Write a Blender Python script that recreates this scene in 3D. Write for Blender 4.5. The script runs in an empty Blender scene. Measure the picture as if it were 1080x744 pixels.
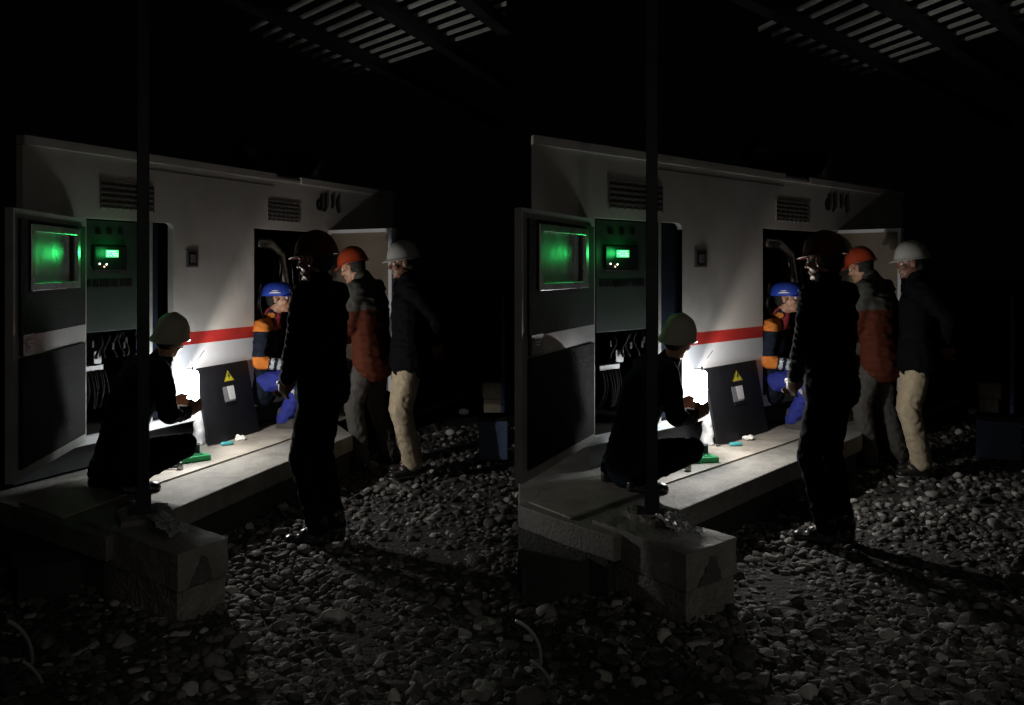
import bpy, bmesh, math, random
import numpy as np
from mathutils import Vector, Matrix, noise
random.seed(7); np.random.seed(7)
R = math.radians
SC = bpy.context.scene
COL = SC.collection
F = 1000.0      # focal length in photo pixels (photo 1080 wide)
HZ = 281.0      # horizon row
CH = 1.60       # eye height
V = Vector

# ------------------------------------------------------------------ materials
def mat(name, col, rough=.6, metal=0., var=.12, vscale=6., bump=.0, bscale=40., emis=None, estr=0., spec=None,
        col2=None, c2scale=2., c2amt=.0, trans=0., coat=0.):
    m = bpy.data.materials.new(name); m.use_nodes = True
    nt = m.node_tree; N = nt.nodes; L = nt.links
    b = N['Principled BSDF']
    b.inputs['Roughness'].default_value = rough; b.inputs['Metallic'].default_value = metal
    if spec is not None: b.inputs['Specular IOR Level'].default_value = spec
    if trans: b.inputs['Transmission Weight'].default_value = trans
    if coat: b.inputs['Coat Weight'].default_value = coat
    tc = N.new('ShaderNodeTexCoord')
    nz = N.new('ShaderNodeTexNoise'); nz.inputs['Scale'].default_value = vscale; nz.inputs['Detail'].default_value = 8
    L.new(tc.outputs['Object'], nz.inputs['Vector'])
    rp = N.new('ShaderNodeMapRange'); rp.inputs[1].default_value = .3; rp.inputs[2].default_value = .7
    rp.inputs[3].default_value = 1 - var; rp.inputs[4].default_value = 1 + var
    L.new(nz.outputs['Fac'], rp.inputs[0])
    mx = N.new('ShaderNodeVectorMath'); mx.operation = 'SCALE'
    mx.inputs[0].default_value = col[:3]
    L.new(rp.outputs[0], mx.inputs['Scale'])
    out = mx.outputs[0]
    if col2 is not None:
        n2 = N.new('ShaderNodeTexNoise'); n2.inputs['Scale'].default_value = c2scale; n2.inputs['Detail'].default_value = 10
        n2.inputs['Roughness'].default_value = .65
        L.new(tc.outputs['Object'], n2.inputs['Vector'])
        r2 = N.new('ShaderNodeMapRange'); r2.inputs[1].default_value = .48; r2.inputs[2].default_value = .66
        r2.inputs[3].default_value = 0; r2.inputs[4].default_value = c2amt
        L.new(n2.outputs['Fac'], r2.inputs[0])
        mi = N.new('ShaderNodeMix'); mi.data_type = 'RGBA'
        L.new(r2.outputs[0], mi.inputs['Factor']); L.new(out, mi.inputs['A']); mi.inputs['B'].default_value = (*col2[:3], 1)
        out = mi.outputs['Result']
    L.new(out, b.inputs['Base Color'])
    # roughness variation
    r3 = N.new('ShaderNodeMapRange'); r3.inputs[1].default_value = .3; r3.inputs[2].default_value = .7
    r3.inputs[3].default_value = max(.02, rough - .08); r3.inputs[4].default_value = min(1, rough + .08)
    L.new(nz.outputs['Fac'], r3.inputs[0]); L.new(r3.outputs[0], b.inputs['Roughness'])
    if bump:
        nb = N.new('ShaderNodeTexNoise'); nb.inputs['Scale'].default_value = bscale; nb.inputs['Detail'].default_value = 6
        L.new(tc.outputs['Object'], nb.inputs['Vector'])
        bp = N.new('ShaderNodeBump'); bp.inputs['Strength'].default_value = bump; bp.inputs['Distance'].default_value = .02
        L.new(nb.outputs['Fac'], bp.inputs['Height']); L.new(bp.outputs['Normal'], b.inputs['Normal'])
    if emis:
        b.inputs['Emission Color'].default_value = (*emis, 1); b.inputs['Emission Strength'].default_value = estr
    return m
M = {}
def mk(k, *a, **kw): M[k] = mat(k, *a, **kw)
mk('wall_paint', (.63, .59, .55), .42, var=.05, vscale=3, bump=.05, bscale=60, col2=(.33, .29, .25), c2scale=1.6, c2amt=.35)
mk('wall_paint_white', (.66, .67, .70), .4, var=.04, vscale=3, bump=.04, bscale=60, col2=(.42, .42, .42), c2scale=3, c2amt=.3)
mk('red_paint', (.50, .035, .03), .4, var=.12, vscale=12)
mk('door_frame', (.42, .42, .40), .4, var=.1, col2=(.2, .19, .17), c2scale=4, c2amt=.4)
mk('liner_black', (.016, .015, .013), .85, spec=.12, var=.25, vscale=30, bump=.25, bscale=90)
mk('beige_liner', (.17, .135, .10), .6, var=.1, vscale=5)
mk('vent_dark', (.055, .048, .042), .7, var=.1)
mk('vent_frame', (.22, .20, .185), .6, var=.1)
mk('steel', (.45, .45, .44), .32, 1., var=.15)
mk('grey_metal', (.22, .22, .22), .45, .4, var=.2)
mk('dark_steel', (.03, .032, .036), .5, .3, var=.3)
mk('cabinet', (.04, .055, .045), .6, spec=.2, var=.08)
mk('black_plastic', (.012, .012, .013), .35, var=.1)
mk('black_rubber', (.008, .008, .009), .3, var=.1, coat=.3)
mk('hose_painted_glint', (.42, .42, .43), .15, var=.1, coat=1.)  # black hose made pale, so its glint is painted in
mk('glass', (.30, .38, .32), .33, .75, var=.3, vscale=3, bump=.25, bscale=5)
mk('screen', (.05, .3, .1), .4, emis=(.06, .95, .22), estr=1.8)
mk('screen_glyph', (.3, 1, .6), .4, emis=(.55, 1., .62), estr=1.6)
mk('led', (.8, .8, .7), .4, emis=(.9, 1., .75), estr=3.5)
mk('led_red', (.8, .3, .2), .4, emis=(1., .5, .35), estr=2.)
mk('lamp_glow', (1, 1, 1), .4, emis=(.93, .97, 1.), estr=52)
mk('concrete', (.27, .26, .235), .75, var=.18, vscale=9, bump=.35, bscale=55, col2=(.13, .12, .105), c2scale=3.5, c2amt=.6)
mk('concrete_dark', (.16, .15, .14), .85, var=.2, vscale=9, bump=.6, bscale=40, col2=(.06, .055, .05), c2scale=4, c2amt=.7)
mk('concrete_shaded', (.05, .05, .048), .9, var=.2, vscale=9, bump=.6, bscale=40)  # darker copy of the concrete, shade on the slab fronts put into the colour
mk('board', (.42, .385, .33), .6, var=.14, vscale=7, bump=.2, bscale=70, col2=(.20, .17, .13), c2scale=5, c2amt=.6)
mk('mortar', (.24, .225, .20), .95, var=.2, vscale=12, bump=.9, bscale=45)
mk('stain', (.11, .105, .098), .9, var=.2, vscale=12, bump=.5)
mk('plastic_film', (.45, .45, .46), .2, var=.1, bump=.3, bscale=30, coat=.6)
mk('plastic_bag', (.50, .50, .50), .3, var=.25, vscale=14, bump=.5, bscale=30)
mk('sticker_yellow', (.75, .66, .04), .45, var=.03)
mk('sticker_white', (.78, .78, .80), .3, var=.03)
mk('sticker_grey', (.22, .22, .23), .4, var=.03)
mk('ink', (.01, .01, .01), .5, var=.02)
mk('plate_black', (.009, .009, .011), .55, spec=.2, var=.15, vscale=12, bump=.08, bscale=80)
mk('green_case', (.02, .42, .12), .45, var=.06)
mk('green_dark', (.01, .16, .06), .5, var=.1)
mk('teal', (.05, .32, .34), .4)
mk('paper', (.75, .73, .68), .7, var=.05)
mk('cream', (.62, .50, .36), .5, var=.08, vscale=15)
mk('blue_box', (.13, .17, .30), .5, var=.1)
mk('beige_block', (.42, .34, .26), .8, var=.2, bump=.4)
mk('soil', (.035, .033, .030), .95, var=.4, vscale=14, bump=1., bscale=30)
mk('white_stone', (.6, .58, .54), .7, var=.1)
mk('slat_grey', (.62, .62, .59), .6, var=.15)
mk('skin', (.42, .22, .14), .48, var=.08, vscale=20)
mk('skin_dark', (.20, .10, .065), .45, var=.08, vscale=20)
mk('eye_white', (.7, .68, .65), .2, var=.02)
mk('eye_dark', (.02, .015, .01), .15, var=.02)
mk('hair', (.008, .007, .006), .6, bump=.6, bscale=120)
mk('cloth_black', (.005, .0055, .0065), .88, spec=.06, var=.2, vscale=30, bump=.25, bscale=120)
mk('cloth_navy', (.010, .014, .024), .85, spec=.15, var=.2, vscale=30, bump=.25, bscale=120)
mk('cloth_dark', (.022, .021, .021), .85, spec=.15, var=.2, vscale=30, bump=.25, bscale=120)
mk('cloth_charcoal', (.07, .066, .06), .88, spec=.15, var=.15, vscale=30, bump=.25, bscale=120)
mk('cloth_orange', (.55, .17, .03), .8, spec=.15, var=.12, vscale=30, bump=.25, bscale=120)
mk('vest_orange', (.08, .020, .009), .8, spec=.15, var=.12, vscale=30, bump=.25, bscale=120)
mk('cloth_grey', (.06, .06, .053), .85, spec=.15, var=.12, vscale=30, bump=.25, bscale=120)
mk('khaki', (.46, .38, .26), .85, spec=.15, var=.1, vscale=25, bump=.3, bscale=120)
mk('cloth_blue', (.03, .04, .24), .75, spec=.15, var=.15, vscale=25, bump=.25, bscale=120)
mk('reflective', (.42, .46, .50), .3, var=.05, coat=.3)
mk('cloth_red', (.35, .03, .04), .8)
mk('helmet_orange', (.40, .055, .02), .32, coat=.4, var=.04)
mk('helmet_red', (.09, .012, .010), .35, coat=.3, var=.05)
mk('helmet_white', (.42, .42, .39), .35, coat=.3, var=.05)
mk('helmet_olive', (.72, .66, .50), .5, var=.08)
mk('cap_blue', (.015, .05, .38), .6, var=.08, bump=.2, bscale=120)
mk('boot_black', (.02, .02, .021), .3, var=.2, coat=.4)
mk('sole_white', (.5, .5, .48), .6)

# ------------------------------------------------------------------ mesh helper
class MB:
    def __init__(s): s.v = []; s.f = []; s.m = []
    def add(s, vs, fs, mi=0):
        o = len(s.v); s.v += [tuple(v) for v in vs]
        for f in fs: s.f.append([o + i for i in f]); s.m.append(mi)
    def hexa(s, p, mi=0):   # p: 4 bottom (ccw), 4 top
        s.add(p, [(3, 2, 1, 0), (4, 5, 6, 7), (0, 1, 5, 4), (1, 2, 6, 5), (2, 3, 7, 6), (3, 0, 4, 7)], mi)
    def box(s, c, d, mi=0, mtx=None):
        x, y, z = d[0] / 2, d[1] / 2, d[2] / 2
        p = [V((sx * x, sy * y, sz * z)) for sz in (-1, 1) for sx, sy in ((-1, -1), (1, -1), (1, 1), (-1, 1))]
        if mtx: p = [mtx @ q for q in p]
        s.hexa([q + V(c) for q in p], mi)
    def prism(s, poly, z0, z1, mi=0):
        n = len(poly)
        s.add([(x, y, z0) for x, y in poly] + [(x, y, z1) for x, y in poly],
              [tuple(range(n))[::-1], tuple(range(n, 2 * n))] + [(i, (i + 1) % n, n + (i + 1) % n, n + i) for i in range(n)], mi)
    def rings(s, rings, mi=0, closed=True):
        n = len(rings[0]); vs = [v for r in rings for v in r]; fs = []
        for k in range(len(rings) - 1):
            for i in range(n):
                j = (i + 1) % n
                fs.append((k * n + i, k * n + j, (k + 1) * n + j, (k + 1) * n + i))
        if closed:
            fs.append(tuple(range(n))[::-1]); fs.append(tuple(range((len(rings) - 1) * n, len(rings) * n)))
        s.add(vs, fs, mi)
    def limb(s, a, b, ra, rb, fl=(1, 1), side=None, n=14, mi=0):
        a = V(a); b = V(b); d = b - a; L = d.length
        if L < 1e-6: d = V((0, 0, 1)); L = 1e-6
        d = d / L
        sd = V(side) if side is not None else (V((0, 1, 0)) if abs(d.y) < .9 else V((1, 0, 0)))
        e1 = (sd - d * sd.dot(d)).normalized(); e2 = d.cross(e1)
        rr = []
        for t in (80, 60, 35, 10): rr.append((a - d * ra * math.sin(R(t)), ra * math.cos(R(t))))
        rr.append((a, ra)); rr.append((b, rb))
        for t in (10, 35, 60, 80): rr.append((b + d * rb * math.sin(R(t)), rb * math.cos(R(t))))
        rg = [[c + (e1 * math.cos(2 * math.pi * i / n) * fl[0] + e2 * math.sin(2 * math.pi * i / n) * fl[1]) * r for i in range(n)] for c, r in rr]
        s.rings(rg, mi)
    def ell(s, c, r, mtx=None, n=14, m=9, mi=0):
        c = V(c); rg = []
        for k in range(m):
            t = math.pi * (k + .5) / m
            ring = []
            for i in range(n):
                a = 2 * math.pi * i / n
                p = V((r[0] * math.sin(t) * math.cos(a), r[1] * math.sin(t) * math.sin(a), -r[2] * math.cos(t)))
                ring.append(c + (mtx @ p if mtx else p))
            rg.append(ring)
        s.rings(rg, mi)
    def tube(s, pts, r, n=8, mi=0):
        pts = [V(p) for p in pts]; rg = []; e = None
        for i, p in enumerate(pts):
            d = (pts[min(i + 1, len(pts) - 1)] - pts[max(i - 1, 0)]).normalized()
            if e is None: e = V((0, 0, 1)) if abs(d.z) < .9 else V((1, 0, 0))
            e = (e - d * e.dot(d)).normalized(); f = d.cross(e)
            rr = r(i / (len(pts) - 1)) if callable(r) else r
            rg.append([p + (e * math.cos(2 * math.pi * k / n) + f * math.sin(2 * math.pi * k / n)) * rr for k in range(n)])
        s.rings(rg, mi)
    def mesh(s, name):
        me = bpy.data.meshes.new(name); me.from_pydata(s.v, [], s.f)
        me.polygons.foreach_set('material_index', s.m); me.update()
        bm = bmesh.new(); bm.from_mesh(me); bmesh.ops.recalc_face_normals(bm, faces=bm.faces); bm.to_mesh(me); bm.free()
        return me
    def build(s, name, mats, parent=None, bevel=0., smooth=False, seg=2):
        return link(name, s.mesh(name), mats, parent, bevel, smooth, seg)
def link(name, me, mats, parent=None, bevel=0., smooth=False, seg=2):
    if not isinstance(mats, (list, tuple)): mats = [mats]
    if len(me.materials) == 0:
        for m in mats: me.materials.append(M[m])
    o = bpy.data.objects.new(name, me); COL.objects.link(o)
    if parent:
        o.parent = parent; o.matrix_parent_inverse = Matrix()
    if bevel:
        b = o.modifiers.new('bevel', 'BEVEL'); b.width = bevel; b.segments = seg; b.limit_method = 'ANGLE'; b.angle_limit = R(40)
    if smooth: me.polygons.foreach_set('use_smooth', [True] * len(me.polygons))
    return o
def thing(name, label, cat, loc=(0, 0, 0), rz=0, group=None):
    o = bpy.data.objects.new(name, None); COL.objects.link(o); o.empty_display_size = .1
    o.location = loc; o.rotation_euler = (0, 0, rz); tag(o, label, cat, group); return o
def tag(o, label=None, cat=None, group=None, kind=None):
    if label: o['label'] = label
    if cat: o['category'] = cat
    if group: o['group'] = group
    if kind: o['kind'] = kind
    return o
def dup(root, loc, rz, label):
    r = root.copy(); COL.objects.link(r); r.location = loc; r.rotation_euler = (0, 0, rz); r['label'] = label
    for ch in list(root.children):
        c = ch.copy(); COL.objects.link(c); c.parent = r
        for g in list(ch.children):
            d = g.copy(); COL.objects.link(d); d.parent = c
    return r
def local(root, mb):
    """shift an MB that was written in world coordinates so that it sits under root"""
    inv = (Matrix.Translation(root.location) @ Matrix.Rotation(root.rotation_euler.z, 4, 'Z')).inverted()
    mb.v = [tuple(inv @ V(v)) for v in mb.v]; return mb

# ------------------------------------------------------------------ the two places (left bay, right bay)
class Bay:
    def __init__(s, side, off): s.side = side; s.off = off
    def fx(s, px): return (px + s.off - 540) / F
    def Y(s, px, py, Y): return V((s.fx(px) * Y, Y, CH - (py - HZ) / F * Y))
    def G(s, px, py, z=0.):               # the point at height z seen at px, py
        Y = (CH - z) * F / (py - HZ); return V((s.fx(px) * Y, Y, z))
    def g2(s, px, py, z=0.):
        p = s.G(px, py, z); return (p.x, p.y)
    def view(s, px): return math.atan(s.fx(px))
    def txt(s): return ', %s half' % s.side
BAYS = [Bay('left', 0.), Bay('right', 536.5)]
KW = 4963.; VPW = 920.
def wy(px): return KW / (VPW - px)
def wz(px, py): return CH - (py - HZ) / F * wy(px)

# ------------------------------------------------------------------ ground and gravel
g = MB(); g.add([(-60, -20, -.03), (60, -20, -.03), (60, 120, -.03), (-60, 120, -.03)], [(0, 1, 2, 3)])
tag(g.build('ground', 'soil'), kind='structure')
def gravel():
    def ico(sub):
        bm = bmesh.new(); bmesh.ops.create_icosphere(bm, subdivisions=sub, radius=1)
        bm.verts.ensure_lookup_table()
        v = np.array([x.co[:] for x in bm.verts]); f = np.array([[q.index for q in p.verts] for p in bm.faces]); bm.free(); return v, f
    def variants(sub, k):
        v, f = ico(sub); out = []
        for i in range(k):
            o = V((random.uniform(-50, 50), random.uniform(-50, 50), random.uniform(-50, 50)))
            w = v.copy()
            # a few random flattening cuts make a broken, rounded stone
            for c in range(9):
                n = np.random.normal(size=3); n /= np.linalg.norm(n); dcut = random.uniform(.42, .85)
                t = w @ n; over = np.maximum(t - dcut, 0); w -= np.outer(over * .9, n)
            for j in range(len(w)):
                w[j] *= 1 + .16 * noise.noise(V(w[j]) * 1.3 + o) + .05 * noise.noise(V(w[j]) * 4 + o)
            out.append(w)
        return out, f
    hi, fhi = variants(3, 10); lo, flo = variants(2, 10)
    Vs, Fs, T = [], [], []; n0 = 0
    def put(x, y, z, s, far):
        nonlocal n0
        base = lo if far else hi; f = flo if far else fhi
        w = base[random.randrange(10)] * np.array([s * random.uniform(.8, 1.35), s * random.uniform(.75, 1.1), s * random.uniform(.45, .8)])
        a, b, c = random.uniform(0, 6.28), random.uniform(-.5, .5), random.uniform(-.5, .5)
        m = np.array((Matrix.Rotation(a, 3, 'Z') @ Matrix.Rotation(b, 3, 'X') @ Matrix.Rotation(c, 3, 'Y')))
        w = w @ m.T + np.array([x, y, z]); Vs.append(w); Fs.append(f + n0); n0 += len(w)
        T.append(np.full(len(w), random.random()))
    y = 3.2
    while y < 9.6:
        st = .044 if y < 6.2 else .056
        x = -.58 * y - .3
        while x < .58 * y + .3:
            px_, py_ = x + random.uniform(-.5, .5) * st, y + random.uniform(-.5, .5) * st
            x += st
            h = .025 * noise.noise(V((px_ * 1.1, py_ * 1.1, 3))) + .012 * noise.noise(V((px_ * 4, py_ * 4, 7)))
            s = random.choice((.014, .017, .020, .024, .028, .034)) * random.uniform(.85, 1.3)
            if random.random() < .04: s *= 1.6
            if y >= 6.2: s *= 1.1
            put(px_, py_, h - .048 + s * .35 + random.uniform(0, .016), s, y > 4.4)
        y += st
    v = np.concatenate(Vs); f = np.concatenate(Fs); t = np.concatenate(T)
    me = bpy.data.meshes.new('gravel'); me.vertices.add(len(v)); me.vertices.foreach_set('co', v.ravel())
    me.loops.add(len(f) * 3); me.loops.foreach_set('vertex_index', f.ravel().astype(np.int32))
    me.polygons.add(len(f)); me.polygons.foreach_set('loop_start', np.arange(0, len(f) * 3, 3, dtype=np.int32))
    me.polygons.foreach_set('use_smooth', np.ones(len(f), dtype=bool))
    me.update(calc_edges=True)
    at = me.attributes.new('tone', 'FLOAT', 'POINT'); at.data.foreach_set('value', t.astype(np.float32))
    m = mat('pebble', (.2, .2, .2), .72, var=.2, vscale=25, bump=.35, bscale=90); nt = m.node_tree
    a = nt.nodes.new('ShaderNodeAttribute'); a.attribute_name = 'tone'
    cr = nt.nodes.new('ShaderNodeValToRGB'); e = cr.color_ramp.elements
    e[0].position = 0; e[0].color = (.028, .026, .024, 1); e[1].position = 1; e[1].color = (.48, .47, .44, 1)
    k = cr.color_ramp.elements.new(.45); k.color = (.072, .069, .064, 1)
    k = cr.color_ramp.elements.new(.85); k.color = (.16, .152, .14, 1)
    nt.links.new(a.outputs['Fac'], cr.inputs['Fac'])
    for n in nt.nodes:
        if n.type == 'VECT_MATH': nt.links.new(cr.outputs['Color'], n.inputs[0])
    me.materials.append(m)
    o = bpy.data.objects.new('gravel', me); COL.objects.link(o)
    tag(o, 'loose grey gravel stones covering the ground around the slab', 'gravel', kind='stuff')
gravel()

# ------------------------------------------------------------------ people
def remesh(mb, voxel, iters=4, fold=0., fscale=9., seed=0, dirv=(1, 1, 2.2), pre=None):
    me = mb.mesh('tmp'); o = bpy.data.objects.new('tmp', me); COL.objects.link(o)
    r = o.modifiers.new('r', 'REMESH'); r.mode = 'VOXEL'; r.voxel_size = voxel
    if iters:
        s = o.modifiers.new('s', 'SMOOTH'); s.factor = .5; s.iterations = iters
    dg = bpy.context.evaluated_depsgraph_get(); ev = o.evaluated_get(dg)
    m2 = bpy.data.meshes.new_from_object(ev); bpy.data.objects.remove(o); bpy.data.meshes.remove(me)
    m2.materials.clear()
    if fold:
        off = V((seed * 7.3, seed * 3.1, 0))
        for v in m2.vertices:
            c = v.co
            q = V((c.x * dirv[0], c.y * dirv[1], c.z * dirv[2])) * fscale + off
            h = noise.noise(q + V((noise.noise(q * .5) * 2, 0, 0)))
            h = -abs(h) * 1.4 + .3 + .35 * noise.noise(q * 2.3)
            v.co = c + v.normal * h * fold
    m2.polygons.foreach_set('use_smooth', [True] * len(m2.polygons)); m2.update()
    return m2
def ik(a, c, l1, l2, hint):
    a = V(a); c = V(c); d = c - a; L = d.length
    if L > (l1 + l2) * .995: c = a + d * ((l1 + l2) * .995 / L); d = c - a; L = d.length
    x = (l1 * l1 - l2 * l2 + L * L) / (2 * L); h = math.sqrt(max(0, l1 * l1 - x * x)); d = d / L
    hv = V(hint); hv = (hv - d * hv.dot(d)).normalized()
    return a + d * x + hv * h, c
def hand(mb, w, d, n, side, curl=.5, k=1.):
    """palm + four fingers + thumb; d along the hand, n the palm's normal, side = +1/-1 which edge the thumb leaves"""
    w = V(w); d = V(d).normalized(); n = V(n); n = (n - d * n.dot(d)).normalized(); a = d.cross(n) * side
    pc = w + d * .05 * k
    mt = Matrix((d, a, n)).transposed()
    mb.ell(pc, (.055 * k, .042 * k, .016 * k), mt)
    mb.limb(w - d * .03, w + d * .02, .026 * k, .027 * k, (1, .75), a)
    for i, (o, l) in enumerate(((.030, .072), (.010, .080), (-.010, .074), (-.030, .058))):
        p = pc + d * .040 * k + a * o * k
        c1 = curl * .7; c2 = curl * 1.6
        q = p + (d * math.cos(c1) + n * math.sin(c1) + a * o * 1.2) * l * .5 * k
        r = q + (d * math.cos(c2) + n * math.sin(c2)) * l * .5 * k
        mb.limb(p - d * .02, q, .0095 * k, .0085 * k); mb.limb(q, r, .0085 * k, .0072 * k)
    t0 = w + d * .022 * k + a * .025 * k; t1 = t0 + (d * .7 + a * .75 + n * .2).normalized() * .038 * k; t2 = t1 + (d * .95 + a * .1 + n * .5 * curl).normalized() * .032 * k
    mb.limb(t0, t1, .014 * k, .011 * k); mb.limb(t1, t2, .011 * k, .009 * k)
def frame(f, up=(0, 0, 1)):
    f = V(f).normalized(); u = V(up); s = u.cross(f).normalized(); u = f.cross(s)
    return Matrix((f, s, u)).transposed()      # columns: forward, left, up
def head(mb, c, H, k=1.):
    c = V(c); P = lambda x, y, z: c + H @ V((x * k, y * k, z * k))
    e = lambda x, y, z, a, b, d: mb.ell(P(x, y, z), (a * k, b * k, d * k), H)
    e(-.012, 0, .030, .098, .077, .088)       # cranium
    e(.022, 0, -.020, .068, .064, .082)       # face
    e(.040, 0, -.078, .045, .046, .034)       # jaw and chin
    e(.074, 0, -.096, .018, .022, .016)
    e(.078, 0, .022, .014, .052, .012)        # brow
    mb.limb(P(.086, 0, .010), P(.108, 0, -.026), .008 * k, .013 * k)   # nose
    for s in (-1, 1):
        e(.100, s * .011, -.030, .010, .009, .008)
        e(.060, s * .046, -.022, .026, .020, .022)     # cheekbone
        e(-.004, s * .078, -.008, .018, .008, .032)    # ear
        e(-.010, s * .082, .010, .012, .007, .014)
    e(.086, 0, -.056, .012, .025, .006); e(.085, 0, -.068, .011, .021, .007)   # lips
def hat(mb, c, H, kind, k=1., deep=0.):
    c = V(c); P = lambda x, y, z: c + H @ V((x * k, y * k, z * k)); n = 40; rg = []
    if kind == 'helmet':
        prof = [(0.02, 1.0), (.3, .96), (.55, .85), (.75, .68), (.88, .48), (.96, .25), (1.0, .03), (1.02, -.04), (1.08, -.08), (1.09, -.12), (1.0, -.10), (.96, -.02), (.80, .50), (.3, .86)]
    else:
        prof = [(0.02, 1.0), (.35, .97), (.62, .87), (.82, .66), (.94, .38), (1.0, .05), (1.01, -.22), (.98, -.22), (.95, .1), (.7, .7), (.3, .88)]
    for r, z in prof:
        ring = []
        for i in range(n):
            a = 2 * math.pi * i / n; x, y = math.cos(a), math.sin(a)
            bx = r * .130 * x; by = r * .108 * y; bz = z * (.128 if kind == 'helmet' else .096)
            if kind == 'helmet':
                if r < 1.03 and z > 0:   # raised ridge along the crown, two side ridges
                    bz += .008 * math.exp(-(by / .018) ** 2) * (1 - r * .4) + .004 * math.exp(-((abs(by) - .045) / .010) ** 2) * (r < .9)
                if z < .3: bz -= deep * max(0, -x + .35) * (1 if r > .9 else 0)
                if r > 1.05: bx += .030 * max(0, x) ** 2.2; bz -= .012 * max(0, x) ** 2
            ring.append(P(bx - .012, by, bz + .045))
        rg.append(ring)
    mb.rings(rg, 0)
    if kind == 'cap':     # visor
        rg = []
        for t in np.linspace(0, 1, 7):
            ring = []
            for i in range(15):
                a = R(-62 + 124 * i / 14); rr = 1 + t * .58 * math.cos(a)
                ring.append(P(rr * .128 * math.cos(a) - .012, rr ** .3 * .106 * math.sin(a), .040 - .012 * t - .010 * math.sin(a) ** 2))
            rg.append(ring)
        top = [q for r_ in rg for q in r_]; m_ = 15
        low = [q - (H @ V((0, 0, .004))) for q in top]; N_ = len(top)
        fs = []
        for a_ in range(6):
            for b_ in range(14):
                i = a_ * m_ + b_; fs.append((i, i + 1, i + 1 + m_, i + m_)); fs.append((N_ + i, N_ + i + m_, N_ + i + 1 + m_, N_ + i + 1))
        ed = list(range(14)) ; 
        for b_ in range(14): i = 6 * m_ + b_; fs.append((i, i + 1, N_ + i + 1, N_ + i))
        for a_ in range(6):
            i = a_ * m_; fs.append((i, i + m_, N_ + i + m_, N_ + i)); i += 14; fs.append((i, i + m_, N_ + i + m_, N_ + i))
        mb.add(top + low, fs, 1)

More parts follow.
